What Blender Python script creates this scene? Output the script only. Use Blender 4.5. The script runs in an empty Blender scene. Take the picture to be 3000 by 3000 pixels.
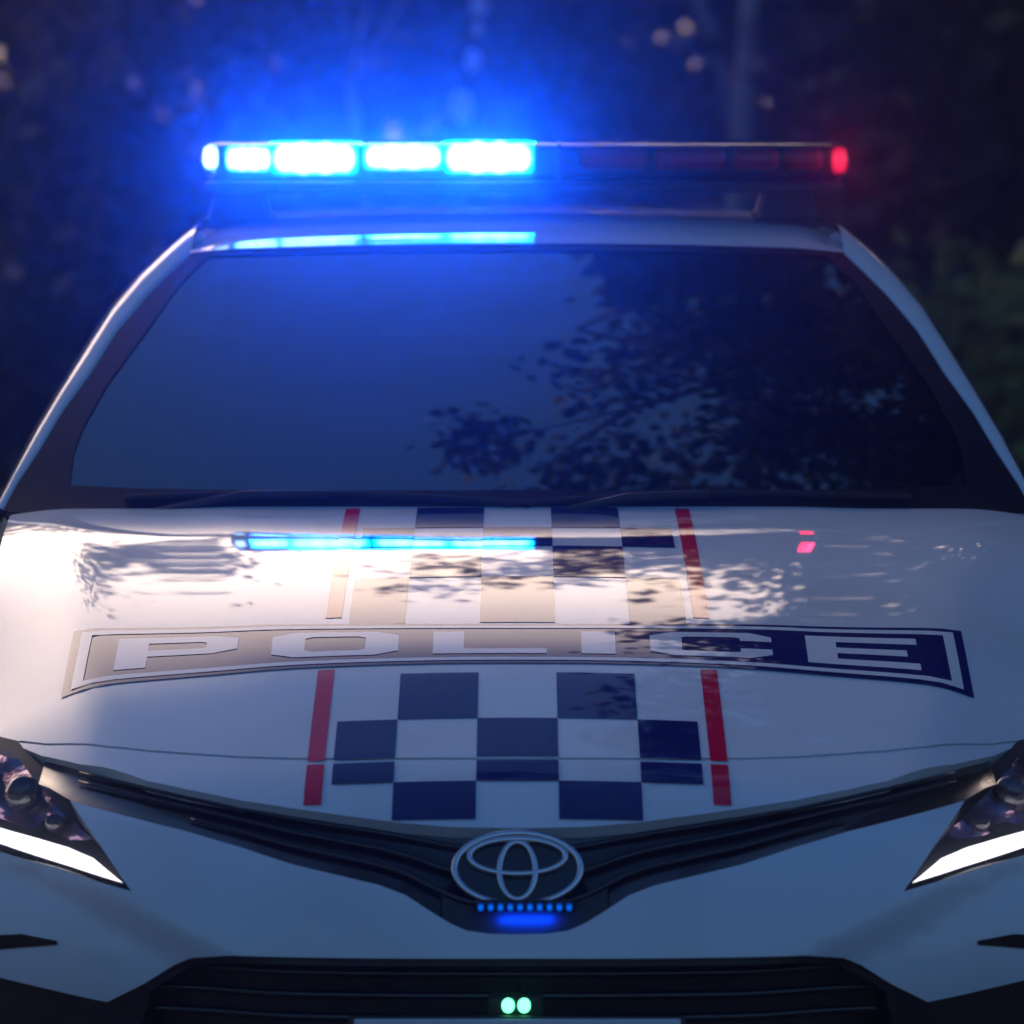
import bpy, bmesh, math, random, bisect
import numpy as np
from mathutils import Vector, Matrix
from mathutils.geometry import delaunay_2d_cdt

sc = bpy.context.scene
col = sc.collection
R = math.radians
PI = math.pi

# ------------------------------------------------------------------ camera
K = 6.27e-5                    # radians per photo pixel (photo 3000 x 3000)
U0 = 1516.0                    # photo column of the car's centre line
CAM = (0.0, -7.1, 1.82)
PITCH = -0.098
cd = bpy.data.cameras.new('camera')
cam = bpy.data.objects.new('camera', cd)
col.objects.link(cam)
cam.location = CAM
cam.rotation_euler = (PI / 2 + PITCH, 0, 0)
cd.sensor_width = 36
cd.lens = 18 / math.tan(1500 * K)
cd.shift_x = -(U0 - 1500) / 3000
cd.clip_start = 0.1
cd.clip_end = 2000
cd.dof.use_dof = True
cd.dof.focus_distance = 7.9
cd.dof.aperture_fstop = 5.0
sc.camera = cam

# ------------------------------------------------------------------ sky, sun, exposure
SUN_EL, SUN_AZ = 2.0, -12.0      # degrees; azimuth measured from +Y (behind the car), negative is to the left
w = bpy.data.worlds.new('World')
sc.world = w
w.use_nodes = True
nt = w.node_tree
nt.nodes.clear()
sky = nt.nodes.new('ShaderNodeTexSky')
sky.sky_type = 'NISHITA'
sky.sun_disc = False
sky.sun_elevation = R(SUN_EL)
sky.sun_rotation = R(SUN_AZ)
sky.altitude = 50
sky.air_density = 1.3
sky.dust_density = 1.6
sky.ozone_density = 3.0
bgn = nt.nodes.new('ShaderNodeBackground')
bgn.inputs['Strength'].default_value = 0.15
out = nt.nodes.new('ShaderNodeOutputWorld')
tint = nt.nodes.new('ShaderNodeMix'); tint.data_type = 'RGBA'; tint.blend_type = 'MULTIPLY'   # blue hour air
tint.inputs[0].default_value = 1.0
tint.inputs[7].default_value = (0.63, 0.82, 1.15, 1)
nt.links.new(sky.outputs[0], tint.inputs[6])
# twilight arch: a broad warm band low over the sunset horizon
tcw = nt.nodes.new('ShaderNodeTexCoord')
dt = nt.nodes.new('ShaderNodeVectorMath'); dt.operation = 'DOT_PRODUCT'
dt.inputs[1].default_value = (math.sin(R(SUN_AZ)), math.cos(R(SUN_AZ)), 0)
nt.links.new(tcw.outputs['Generated'], dt.inputs[0])
mxm = nt.nodes.new('ShaderNodeMath'); mxm.operation = 'MAXIMUM'; mxm.inputs[1].default_value = 0.0
nt.links.new(dt.outputs['Value'], mxm.inputs[0])
pw = nt.nodes.new('ShaderNodeMath'); pw.operation = 'POWER'; pw.inputs[1].default_value = 3.0
nt.links.new(mxm.outputs[0], pw.inputs[0])
sep = nt.nodes.new('ShaderNodeSeparateXYZ'); nt.links.new(tcw.outputs['Generated'], sep.inputs[0])
arc = nt.nodes.new('ShaderNodeMapRange'); arc.interpolation_type = 'SMOOTHSTEP'
arc.inputs[1].default_value = 0.42; arc.inputs[2].default_value = 0.65; arc.inputs[3].default_value = 1.0; arc.inputs[4].default_value = 0.0
nt.links.new(sep.outputs[2], arc.inputs[0])
pr = nt.nodes.new('ShaderNodeMath'); pr.operation = 'MULTIPLY'
nt.links.new(pw.outputs[0], pr.inputs[0]); nt.links.new(arc.outputs[0], pr.inputs[1])
ag = nt.nodes.new('ShaderNodeMix'); ag.data_type = 'RGBA'; ag.blend_type = 'ADD'
nt.links.new(pr.outputs[0], ag.inputs[0])
nt.links.new(tint.outputs[2], ag.inputs[6])
ag.inputs[7].default_value = (20.0, 14.6, 10.2, 1)
nt.links.new(ag.outputs[2], bgn.inputs[0])
nt.links.new(bgn.outputs[0], out.inputs[0])
sl = bpy.data.lights.new('sun', 'SUN')
sl.energy = 0.04
sl.angle = R(10)
sl.color = (1.0, 0.72, 0.5)
sun = bpy.data.objects.new('sun', sl)
col.objects.link(sun)
sdir = Vector((math.sin(R(SUN_AZ)) * math.cos(R(SUN_EL + 3)), math.cos(R(SUN_AZ)) * math.cos(R(SUN_EL + 3)), math.sin(R(SUN_EL + 3))))
sun.rotation_euler = (-sdir).to_track_quat('-Z', 'Y').to_euler()
sun.location = sdir * 60
sc.view_settings.view_transform = 'Standard'
sc.view_settings.look = 'None'
sc.view_settings.exposure = 1.78
sc.view_settings.gamma = 1.0
sc.view_settings.use_curve_mapping = False
sc.cycles.use_denoising = True
sc.cycles.volume_bounces = 0
sc.cycles.max_bounces = 8
sc.cycles.transparent_max_bounces = 12
sc.cycles.sample_clamp_indirect = 8.0
sc.cycles.caustics_reflective = False
sc.cycles.caustics_refractive = False

# ------------------------------------------------------------------ car surfaces (plain maths)
def spline(xs, ys):
    xs = np.array(xs, float); ys = np.array(ys, float); n = len(xs); h = np.diff(xs)
    A = np.zeros((n, n)); r = np.zeros(n); A[0, 0] = A[-1, -1] = 1
    for i in range(1, n - 1):
        A[i, i-1] = h[i-1]; A[i, i] = 2 * (h[i-1] + h[i]); A[i, i+1] = h[i]
        r[i] = 6 * ((ys[i+1] - ys[i]) / h[i] - (ys[i] - ys[i-1]) / h[i-1])
    M = np.linalg.solve(A, r).tolist(); xs = xs.tolist(); ys = ys.tolist(); h = h.tolist()
    def f(x):
        if x <= xs[0]: return ys[0] + (x - xs[0]) * ((ys[1] - ys[0]) / h[0] - h[0] * M[1] / 6)
        if x >= xs[-1]: return ys[-1] + (x - xs[-1]) * ((ys[-1] - ys[-2]) / h[-1] + h[-1] * M[-2] / 6)
        i = bisect.bisect_right(xs, x) - 1; a = xs[i+1] - x; b = x - xs[i]; hh = h[i]
        return (M[i] * a**3 + M[i+1] * b**3) / (6 * hh) + (ys[i] / hh - M[i] * hh / 6) * a + (ys[i+1] / hh - M[i+1] * hh / 6) * b
    return f
def softplus(t, wd):
    t = t / wd
    return wd * (t if t > 30 else math.log1p(math.exp(t)))
def sstep(a, b, t):
    t = min(1, max(0, (t - a) / (b - a)))
    return t * t * (3 - 2 * t)
def lerp(a, b, t): return a + (b - a) * t

bonnet_profile = spline([.06, .12, .25, .45, .8, 1.1, 1.3, 1.5], [.682, .722, .777, .839, .921, .9705, .994, 1.010])
def H(x, y):                                   # bonnet height
    ax = abs(x); s = sstep(.5, 1.4, y)
    xc = .60 + .14 * (y - .5)
    ridge = .006 * (math.tanh((ax - (.36 + .12 * (y - .3))) / .05) - 1) * -.5 * sstep(.25, .6, y)
    return bonnet_profile(y) - (.085 - .05 * s) * x * x - (.30 - .16 * s) * softplus(ax - xc, .012) + ridge * .6
def Fp(x):                                     # plan curve of the nose
    t = min(abs(x) / .92, 1.0) ** 2.6
    return .55 * (1 - math.sqrt(max(0, 1 - t)))
nose_profile = spline([.15, .40, .50, .56, .62, .67, .70, .74, .80], [.05, -.02, -.035, -.025, .0, .04, .075, .15, .28])
CR_A, CR_B = (.52, .605), (.36, .53)           # crease from lamp tip to lower grille
def F(x, z):                                   # nose: y as function of x, z
    ax = abs(x)
    ux, uz = CR_B[0] - CR_A[0], CR_B[1] - CR_A[1]; L = math.hypot(ux, uz)
    d = ((ax - CR_A[0]) * uz - (z - CR_A[1]) * ux) / L      # sign: positive on the outer, lower side
    d = -d
    return Fp(x) + nose_profile(z) + .022 * sstep(0, .06, d) * (1 - sstep(.62, .85, ax)) * (1 - sstep(.60, .66, z))
def W(x, z):                                   # windscreen: y as function of x, z
    return 1.335 + .28 * x * x + 2.0 * (z - 1.0) - .03 * math.sin(PI * min(1, max(0, (z - .98) / .39)))
def ray(u, v):
    dx = (u - U0) * K; dz = (1500 - v) * K
    c, s = math.cos(PITCH), math.sin(PITCH)
    return (dx, c - s * dz, s + c * dz)
def hit(f, u, v, y0=-.6, y1=4.0, n=300):
    d = ray(u, v)
    at = lambda t: (CAM[0] + d[0] * t, CAM[1] + d[1] * t, CAM[2] + d[2] * t)
    a = (y0 - CAM[1]) / d[1]; dt = (y1 - y0) / d[1] / n; fa = f(at(a))
    for i in range(n):
        b = a + dt; fb = f(at(b))
        if (fa < 0) != (fb < 0):
            for _ in range(30):
                m = (a + b) / 2
                if (fa < 0) != (f(at(m)) < 0): b = m
                else: a = m
            return Vector(at((a + b) / 2))
        a, fa = b, fb
    raise ValueError('no hit %s %s' % (u, v))
hH = lambda u, v: hit(lambda p: p[2] - H(p[0], p[1]), u, v, 0.0)
hF = lambda u, v: hit(lambda p: p[1] - F(p[0], p[2]), u, v)
hW = lambda u, v: hit(lambda p: p[1] - W(p[0], p[2]), u, v, 1.0)
def at_y(u, v, Y):
    d = ray(u, v); t = (Y - CAM[1]) / d[1]
    return Vector((CAM[0] + d[0] * t, Y, CAM[2] + d[2] * t))
# arc length along the nose plan curve
_xs = [.92 * math.sin(i / 400 * PI / 2) for i in range(401)]
_ss = [0.0]
for i in range(400): _ss.append(_ss[-1] + math.hypot(_xs[i+1] - _xs[i], Fp(_xs[i+1]) - Fp(_xs[i])))
def s_of(x): return math.copysign(float(np.interp(abs(x), _xs, _ss)), x)
def x_of(s): return math.copysign(float(np.interp(abs(s), _ss, _xs)), s)
def nose_map(s, z):
    x = x_of(s)
    return (x, F(x, z), z)
def bonnet_map(x, y): return (x, y, H(x, y))
def screen_map(x, z): return (x, W(x, z), z)

# ------------------------------------------------------------------ helpers
def tag(o, label=None, cat=None, group=None, kind=None):
    if label: o['label'] = label
    if cat: o['category'] = cat
    if group: o['group'] = group
    if kind: o['kind'] = kind
    return o
def empty(name, loc=(0, 0, 0)):
    o = bpy.data.objects.new(name, None); col.objects.link(o); o.location = loc
    o.empty_display_size = .1
    return o
def link(name, me, mat, parent=None):
    o = bpy.data.objects.new(name, me); col.objects.link(o)
    if mat and not me.materials: me.materials.append(mat)
    if parent: o.parent = parent
    return o
def mesh_obj(name, verts, faces, mat, parent=None, smooth=True, normals=None):
    me = bpy.data.meshes.new(name)
    me.from_pydata([tuple(v) for v in verts], [], faces)
    if smooth: me.polygons.foreach_set('use_smooth', [True] * len(me.polygons))
    me.update()
    if normals: me.normals_split_custom_set_from_vertices([tuple(n) for n in normals])
    return link(name, me, mat, parent)
def inside(poly, pts):
    p = np.array(poly); x, y = pts[:, 0], pts[:, 1]; c = np.zeros(len(pts), bool)
    j = len(p) - 1
    for i in range(len(p)):
        xi, yi, xj, yj = p[i, 0], p[i, 1], p[j, 0], p[j, 1]
        k = (yi > y) != (yj > y)
        with np.errstate(divide='ignore', invalid='ignore'):
            c ^= k & (x < (xj - xi) * (y - yi) / (yj - yi + 1e-15) + xi)
        j = i
    return c
def seg_dist(poly, pts):
    p = np.array(poly); q = np.roll(p, -1, 0); best = np.full(len(pts), 1e9)
    for a, b in zip(p, q):
        d = b - a; L = d @ d + 1e-15
        t = np.clip(((pts - a) @ d) / L, 0, 1)
        best = np.minimum(best, np.hypot(*(pts - a - t[:, None] * d).T))
    return best
def resample(poly, step):
    r = []
    for i in range(len(poly)):
        a, b = poly[i], poly[(i + 1) % len(poly)]
        n = max(1, int(math.ceil(math.dist(a, b) / step)))
        for k in range(n): r.append((lerp(a[0], b[0], k / n), lerp(a[1], b[1], k / n)))
    return r
def patch(name, loops, mapf, step, mat, parent, out=(0, -1, 0), off=0.0, rim=0.0, rim_mat=None):
    """Sheet bounded by 2D loops (first outer, then holes), laid on the surface mapf, with a turned-in rim."""
    loops = [resample(l, step) for l in loops]
    vs, es = [], []
    for l in loops:
        b = len(vs); vs += l
        es += [(b + i, b + (i + 1) % len(l)) for i in range(len(l))]
    o = np.array(loops[0])
    gx = np.arange(o[:, 0].min(), o[:, 0].max(), step); gy = np.arange(o[:, 1].min(), o[:, 1].max(), step)
    if len(gx) and len(gy):
        g = np.stack(np.meshgrid(gx, gy), -1).reshape(-1, 2) + step * .31
        m = inside(loops[0], g)
        for h in loops[1:]: m &= ~inside(h, g)
        g = g[m]
        if len(g):
            d = np.min([seg_dist(l, g) for l in loops], axis=0)
            g = g[d > step * .45]
    else: g = np.zeros((0, 2))
    pts = [Vector(v) for v in vs] + [Vector(v) for v in g.tolist()]
    rv, re, rf, *_ = delaunay_2d_cdt(pts, es, [], 1, 1e-7)
    rv = [(v[0], v[1]) for v in rv]
    cen = np.array([[(rv[f[0]][k] + rv[f[1]][k] + rv[f[2]][k]) / 3 for k in (0, 1)] for f in rf])
    keep = inside(loops[0], cen)
    for h in loops[1:]: keep &= ~inside(h, cen)
    rf = [list(f) for f, k in zip(rf, keep) if k]
    outv = Vector(out); e = 1e-3
    def pn(a, b):
        p = Vector(mapf(a, b))
        n = (Vector(mapf(a + e, b)) - Vector(mapf(a - e, b))).cross(Vector(mapf(a, b + e)) - Vector(mapf(a, b - e))).normalized()
        if n.dot(outv) < 0: n = -n
        return p + n * off, n
    V, N = [], []
    for a, b in rv:
        p, n = pn(a, b); V.append(p); N.append(n)
    faces = []
    for f in rf:
        fn = (V[f[1]] - V[f[0]]).cross(V[f[2]] - V[f[0]])
        faces.append(f if fn.dot(N[f[0]]) > 0 else f[::-1])
    if rim:
        for li, l in enumerate(loops):
            base = len(V); n_ = len(l)
            P3 = [pn(*p) for p in l]
            area = sum(l[i][0] * l[(i+1) % n_][1] - l[(i+1) % n_][0] * l[i][1] for i in range(n_))
            for i in range(n_):
                t = (P3[(i+1) % n_][0] - P3[i-1][0]).normalized()
                sd = t.cross(P3[i][1])
                mid = Vector(((l[i][0] * 1), (l[i][1] * 1)))
                V += [P3[i][0], P3[i][0] - P3[i][1] * rim]
                N += [sd, sd]
            for i in range(n_):
                j = (i + 1) % n_
                faces.append([base + 2*i, base + 2*i + 1, base + 2*j + 1, base + 2*j])
            # orient rim normals away from the sheet
            c0 = P3[0]; test = Vector((l[0][0], l[0][1])); nb = Vector((l[1][0] - l[0][0], l[1][1] - l[0][1])).normalized()
            perp = Vector((nb.y, -nb.x)) * step * .2; q = (test + Vector((l[1][0], l[1][1]))) / 2 + perp
            ins = inside(loops[0], np.array([[q.x, q.y]]))[0]
            for h in loops[1:]: ins = ins and not inside(h, np.array([[q.x, q.y]]))[0]
            qa = Vector(mapf(q.x, q.y)) - Vector(mapf(*((test + Vector((l[1][0], l[1][1]))) / 2)))
            away = -qa if ins else qa
            if N[base].dot(away) < 0:
                for i in range(base, len(N)): N[i] = -N[i]
    return mesh_obj(name, V, faces, mat, parent, True, N)
def grid_obj(name, rows, mat, parent=None, closed_u=False, closed_v=False, smooth=True):
    """rows: list of equal-length point lists."""
    n, m = len(rows), len(rows[0]); V = [p for r in rows for p in r]; fc = []
    for i in range(n if closed_v else n - 1):
        for j in range(m if closed_u else m - 1):
            i2, j2 = (i + 1) % n, (j + 1) % m
            fc.append((i*m + j, i*m + j2, i2*m + j2, i2*m + j))
    return mesh_obj(name, V, fc, mat, parent, smooth)
def tube_data(pts, rad, n=8, caps=True):
    pts = [Vector(p) for p in pts]; V, fc = [], []
    up = Vector((0, 0, 1))
    for i, p in enumerate(pts):
        t = (pts[min(i+1, len(pts)-1)] - pts[max(i-1, 0)]).normalized()
        ref = up if abs(t.dot(up)) < .95 else Vector((1, 0, 0))
        a = t.cross(ref).normalized(); b = t.cross(a)
        r = rad[i] if isinstance(rad, (list, tuple)) else rad
        for k in range(n):
            th = 2 * PI * k / n
            V.append(p + (a * math.cos(th) + b * math.sin(th)) * r)
    for i in range(len(pts) - 1):
        for k in range(n):
            k2 = (k + 1) % n
            fc.append((i*n + k, i*n + k2, (i+1)*n + k2, (i+1)*n + k))
    if caps:
        fc.append(tuple(range(n))[::-1]); fc.append(tuple(range((len(pts)-1)*n, len(pts)*n)))
    return V, fc
def tube(name, pts, rad, mat, parent=None, n=8):
    V, fc = tube_data(pts, rad, n)
    return mesh_obj(name, V, fc, mat, parent)
def box(name, lo, hi, mat, parent=None, bev=.004, seg=2, shape=None):
    bm = bmesh.new(); bmesh.ops.create_cube(bm, size=1)
    for v in bm.verts:
        v.co = Vector([lerp(lo[k], hi[k], v.co[k] + .5) for k in range(3)])
    if shape:
        for v in bm.verts: v.co = Vector(shape(v.co))
    if bev: bmesh.ops.bevel(bm, geom=bm.edges[:], offset=bev, segments=seg, profile=.6, affect='EDGES')
    bmesh.ops.recalc_face_normals(bm, faces=bm.faces)
    me = bpy.data.meshes.new(name); bm.to_mesh(me); bm.free()
    me.polygons.foreach_set('use_smooth', [True] * len(me.polygons))
    return link(name, me, mat, parent)
def lathe(name, prof, mat, parent, n=48, axis='X', loc=(0, 0, 0)):
    rows = []
    for k in range(n):
        th = 2 * PI * k / n
        rows.append([(loc[0] + a, loc[1] + r * math.cos(th), loc[2] + r * math.sin(th)) for a, r in prof])
    return grid_obj(name, rows, mat, parent, closed_v=True)

# ------------------------------------------------------------------ materials
def new_mat(name):
    m = bpy.data.materials.new(name); m.use_nodes = True
    n = m.node_tree.nodes; n.clear()
    o = n.new('ShaderNodeOutputMaterial')
    return m, n, m.node_tree.links, o
def pbr(name, base, rough=.5, metal=0, coat=0, spec=.5, noise=None, bump=None, emit=None, estr=0, ior=1.5):
    """noise=(scale, other colour, lo, hi); bump=(scale, strength, distance)"""
    m, n, l, o = new_mat(name)
    p = n.new('ShaderNodeBsdfPrincipled'); l.new(p.outputs[0], o.inputs[0])
    p.inputs['Base Color'].default_value = (*base, 1); p.inputs['Roughness'].default_value = rough
    p.inputs['Metallic'].default_value = metal; p.inputs['Coat Weight'].default_value = coat
    p.inputs['Coat Roughness'].default_value = .025; p.inputs['Specular IOR Level'].default_value = spec
    p.inputs['IOR'].default_value = ior
    tc = n.new('ShaderNodeTexCoord')
    if noise:
        t = n.new('ShaderNodeTexNoise'); t.inputs['Scale'].default_value = noise[0]; t.inputs['Detail'].default_value = 6
        l.new(tc.outputs['Object'], t.inputs['Vector'])
        r = n.new('ShaderNodeMapRange'); r.inputs[1].default_value = noise[2]; r.inputs[2].default_value = noise[3]
        l.new(t.outputs['Fac'], r.inputs[0])
        mx = n.new('ShaderNodeMix'); mx.data_type = 'RGBA'
        mx.inputs[6].default_value = (*base, 1); mx.inputs[7].default_value = (*noise[1], 1)
        l.new(r.outputs[0], mx.inputs[0]); l.new(mx.outputs[2], p.inputs['Base Color'])
    if bump:
        t = n.new('ShaderNodeTexNoise'); t.inputs['Scale'].default_value = bump[0]; t.inputs['Detail'].default_value = 4
        l.new(tc.outputs['Object'], t.inputs['Vector'])
        b = n.new('ShaderNodeBump'); b.inputs['Strength'].default_value = bump[1]; b.inputs['Distance'].default_value = bump[2]
        l.new(t.outputs['Fac'], b.inputs['Height']); l.new(b.outputs[0], p.inputs['Normal'])
        if coat: l.new(b.outputs[0], p.inputs['Coat Normal'])
    if emit:
        p.inputs['Emission Color'].default_value = (*emit, 1); p.inputs['Emission Strength'].default_value = estr
    return m
def clear(name, tint, ior=1.5, rough=0.0):
    m, n, l, o = new_mat(name)
    tr = n.new('ShaderNodeBsdfTransparent'); tr.inputs[0].default_value = (*tint, 1)
    g = n.new('ShaderNodeBsdfGlossy'); g.inputs['Roughness'].default_value = rough
    fr = n.new('ShaderNodeFresnel'); fr.inputs['IOR'].default_value = ior
    mx = n.new('ShaderNodeMixShader')
    l.new(fr.outputs[0], mx.inputs[0]); l.new(tr.outputs[0], mx.inputs[1]); l.new(g.outputs[0], mx.inputs[2])
    l.new(mx.outputs[0], o.inputs[0])
    return m
def glow(name, c, s):
    m, n, l, o = new_mat(name)
    e = n.new('ShaderNodeEmission'); e.inputs[0].default_value = (*c, 1); e.inputs[1].default_value = s
    l.new(e.outputs[0], o.inputs[0])
    return m
def hot_spot(name, core, edge, power=2.0, waves=0):
    """emitter brightest in the middle of its box, as behind a reflector"""
    m, n, l, o = new_mat(name)
    tc = n.new('ShaderNodeTexCoord'); sp = n.new('ShaderNodeSeparateXYZ'); l.new(tc.outputs['Generated'], sp.inputs[0])
    def math_(op, a, b):
        q = n.new('ShaderNodeMath'); q.operation = op
        for k, v in enumerate((a, b)):
            if isinstance(v, (int, float)): q.inputs[k].default_value = v
            else: l.new(v, q.inputs[k])
        return q.outputs[0]
    dx = math_('ABSOLUTE', math_('SUBTRACT', sp.outputs[0], .5), 0); dz = math_('ABSOLUTE', math_('SUBTRACT', sp.outputs[2], .5), 0)
    d = math_('ADD', math_('POWER', math_('MULTIPLY', dx, 2), power * 2), math_('POWER', math_('MULTIPLY', dz, 2), power))
    if waves: d = math_('ADD', d, math_('MULTIPLY', math_('ADD', math_('COSINE', math_('MULTIPLY', sp.outputs[0], 2 * PI * waves), 0), 1.0), .11))
    d = math_('MINIMUM', d, 1.0)
    mx = n.new('ShaderNodeMix'); mx.data_type = 'RGBA'; mx.clamp_factor = True
    mx.inputs[6].default_value = (*core, 1); mx.inputs[7].default_value = (*edge, 1); l.new(d, mx.inputs[0])
    e = n.new('ShaderNodeEmission'); l.new(mx.outputs[2], e.inputs[0]); l.new(e.outputs[0], o.inputs[0])
    return m
M = {}
M['paint'] = pbr('white_paint', (.68, .73, .78), .45, coat=1.0, spec=0.0, noise=(3, (.60, .60, .60), .45, .8), bump=(3.5, .02, .004))
M['navy'] = pbr('navy_film', (.006, .012, .11), .45, coat=1.0, spec=0.0, noise=(9, (.01, .018, .13), .4, .7), bump=(3.5, .02, .004))
M['red'] = pbr('red_film', (.72, .004, .05), .45, coat=1.0, spec=0.0, noise=(9, (.62, .008, .045), .4, .7), bump=(3.5, .02, .004))
M['white_film'] = pbr('white_film', (.72, .73, .76), .45, coat=1.0, spec=0.0, bump=(3.5, .02, .004))
M['gloss_black'] = pbr('gloss_black_plastic', (.006, .006, .009), .22, coat=.4, bump=(60, .05, .002))
M['black'] = pbr('black_plastic', (.010, .010, .012), .5, noise=(30, (.02, .02, .022), .4, .7), bump=(300, .15, .001))
M['rubber'] = pbr('rubber', (.012, .012, .012), .8, bump=(200, .2, .001))
M['chrome'] = pbr('chrome', (.62, .64, .68), .12, metal=1)
M['alloy'] = pbr('alloy', (.35, .36, .38), .3, metal=1)
M['screen'] = clear('windscreen_glass', (.02, .024, .026), 3.2)
M['glass'] = clear('side_glass', (.18, .2, .2), 1.55)
M['lens'] = clear('clear_lens', (.85, .85, .88), 1.45)
M['lens_blue'] = clear('blue_lens', (.45, .6, 1.0), 1.45)
M['lens_red'] = clear('red_lens', (.85, .22, .34), 1.5)
M['lamp_inner'] = pbr('lamp_reflector', (.30, .19, .28), .25, metal=.9, bump=(45, .5, .01))
M['projector'] = pbr('projector_lens', (.03, .02, .04), .08, coat=1)
M['frit'] = pbr('black_glass_border', (.004, .004, .006), .6, spec=.15)
M['interior'] = pbr('interior_trim', (.02, .02, .024), .75, noise=(20, (.03, .03, .034), .4, .7))
M['seat'] = pbr('seat_cloth', (.02, .022, .03), .9, bump=(300, .3, .002))
M['led_blue'] = hot_spot('blue_led', (2.2, 2.4, 2.0), (.0, .42, .9), 2.2, 4)
M['flare_dot'] = hot_spot('blue_flare_dot', (.0, .05, .30), (.0, .004, .06), 1.5)  # glow of the added dots that imitate blue lens flare
M['flare_black'] = pbr('flare_matt_black', (.04, .04, .045), .8)  # added surface under the emblem that catches the blue flare tint
M['led_red'] = hot_spot('red_led', (.5, .05, .10), (.16, .0, .012), 1.6)
M['led_white'] = glow('white_daytime_led', (1.0, .94, 1.0), .8)
M['led_green'] = glow('green_led', (.12, 1.0, .38), 1.3)
M['led_off'] = pbr('unlit_led', (.60, .03, .09), .4, metal=.1)
M['plate'] = pbr('plate', (.6, .6, .62), .4)
M['asphalt'] = pbr('asphalt', (.045, .045, .048), .85, noise=(3, (.06, .058, .056), .4, .7), bump=(120, .5, .004))
M['soil'] = pbr('soil', (.06, .045, .035), .95, noise=(1.2, (.045, .05, .025), .4, .65), bump=(25, .8, .02))
M['line'] = pbr('road_line', (.65, .65, .62), .7, noise=(14, (.35, .35, .34), .5, .7))
M['bark'] = pbr('pale_bark', (.30, .27, .25), .9, noise=(5, (.13, .10, .09), .42, .62), bump=(22, .8, .02))
M['bark_dark'] = pbr('dark_bark', (.07, .055, .045), .95, noise=(7, (.12, .10, .085), .45, .6), bump=(20, 1, .03))
def leaf_mat(name, a, b):
    m, n, l, o = new_mat(name)
    p = n.new('ShaderNodeBsdfPrincipled'); l.new(p.outputs[0], o.inputs[0]); p.inputs['Roughness'].default_value = .65; p.inputs['Specular IOR Level'].default_value = .2
    g = n.new('ShaderNodeNewGeometry'); mx = n.new('ShaderNodeMix'); mx.data_type = 'RGBA'
    mx.inputs[6].default_value = (*a, 1); mx.inputs[7].default_value = (*b, 1)
    l.new(g.outputs['Random Per Island'], mx.inputs[0]); l.new(mx.outputs[2], p.inputs['Base Color'])
    return m
M['leaf'] = leaf_mat('gum_leaf', (.02, .032, .018), (.05, .065, .035))
M['leaf_dark'] = leaf_mat('shrub_leaf', (.015, .024, .016), (.045, .05, .034))
M['grass'] = leaf_mat('grass_blade', (.06, .09, .02), (.14, .16, .05))
M['shrub_yellow'] = leaf_mat('yellow_green_leaf', (.10, .13, .02), (.20, .23, .06))
M['spot_pale'] = pbr('spot_pale', (.75, .75, .78), .6)  # pale spots that stand in for blurred highlights

# ------------------------------------------------------------------ ground
def sheet(name, x0, x1, y0, y1, z, mat, nx=2, ny=2, kind='structure'):
    rows = [[(lerp(x0, x1, i / nx), lerp(y0, y1, j / ny), z) for i in range(nx + 1)] for j in range(ny + 1)]
    o = grid_obj(name, rows, mat, None, smooth=False); o['kind'] = kind
    return o
sheet('ground', -400, 400, -400, 400, -.02, M['soil'])
sheet('road', -60, 60, -14, 8.6, 0.0, M['asphalt'])
for k in range(-6, 7):
    ln = sheet('centre_line', k * 9 - 1.5, k * 9 + 1.5, -5.06, -4.94, .004, M['line'], 1, 1)

# ------------------------------------------------------------------ vegetation
def leaf_cloud(centres, n_each, size, rng, flat=.5):
    """Many small folded leaves gathered in clumps: arrays of vertices and faces."""
    V, fc = [], []
    for c, rad in centres:
        for _ in range(n_each):
            d = Vector((rng.gauss(0, 1), rng.gauss(0, 1), rng.gauss(0, 1) * .8))
            p = Vector(c) + d * rad * .48
            L = size * rng.uniform(.6, 1.3); wd = L * rng.uniform(.28, .45)
            a = Vector((rng.gauss(0, 1), rng.gauss(0, 1), rng.gauss(0, .6) - .5)).normalized()
            b = a.cross(Vector((rng.gauss(0, 1), rng.gauss(0, 1), rng.gauss(0, 1)))).normalized()
            i = len(V)
            V += [p, p + a * L * .45 + b * wd, p + a * L, p + a * L * .45 - b * wd]
            fc.append((i, i + 1, i + 2, i + 3))
    return V, fc
def branch_tree(rng, height, r0, spread, levels=3, first=.35, lean=(0, 0)):
    """Trunk and limbs as one list of tubes; returns tubes and the tip positions."""
    tubes, tips = [], []
    def grow(p, d, L, r, lev):
        pts, rr = [p], [r]; n = 6
        for i in range(n):
            d = (d + Vector((rng.gauss(0, .12), rng.gauss(0, .12), rng.gauss(0, .06) + .05))).normalized()
            p = p + d * L / n; pts.append(p); rr.append(r * (1 - .6 * (i + 1) / n))
        tubes.append((pts, rr))
        if lev == 0:
            tips.append((pts[-1], L * .55)); tips.append((pts[-3], L * .45)); return
        k = 6 if lev == levels else 4
        for j in range(k):
            t = rng.uniform(first if lev == levels else .3, 1); i = min(n, max(1, int(t * n)))
            ang = rng.uniform(0, 2 * PI); sp = spread * rng.uniform(.6, 1.2)
            nd = (d * .7 + Vector((math.cos(ang) * sp, math.sin(ang) * sp, rng.uniform(0, .5)))).normalized()
            grow(pts[i], nd, L * rng.uniform(.42, .6), rr[i] * .6, lev - 1)
    grow(Vector((0, 0, -.1)), Vector((lean[0], lean[1], 1)).normalized(), height * .6, r0, levels)
    return tubes, tips
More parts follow.
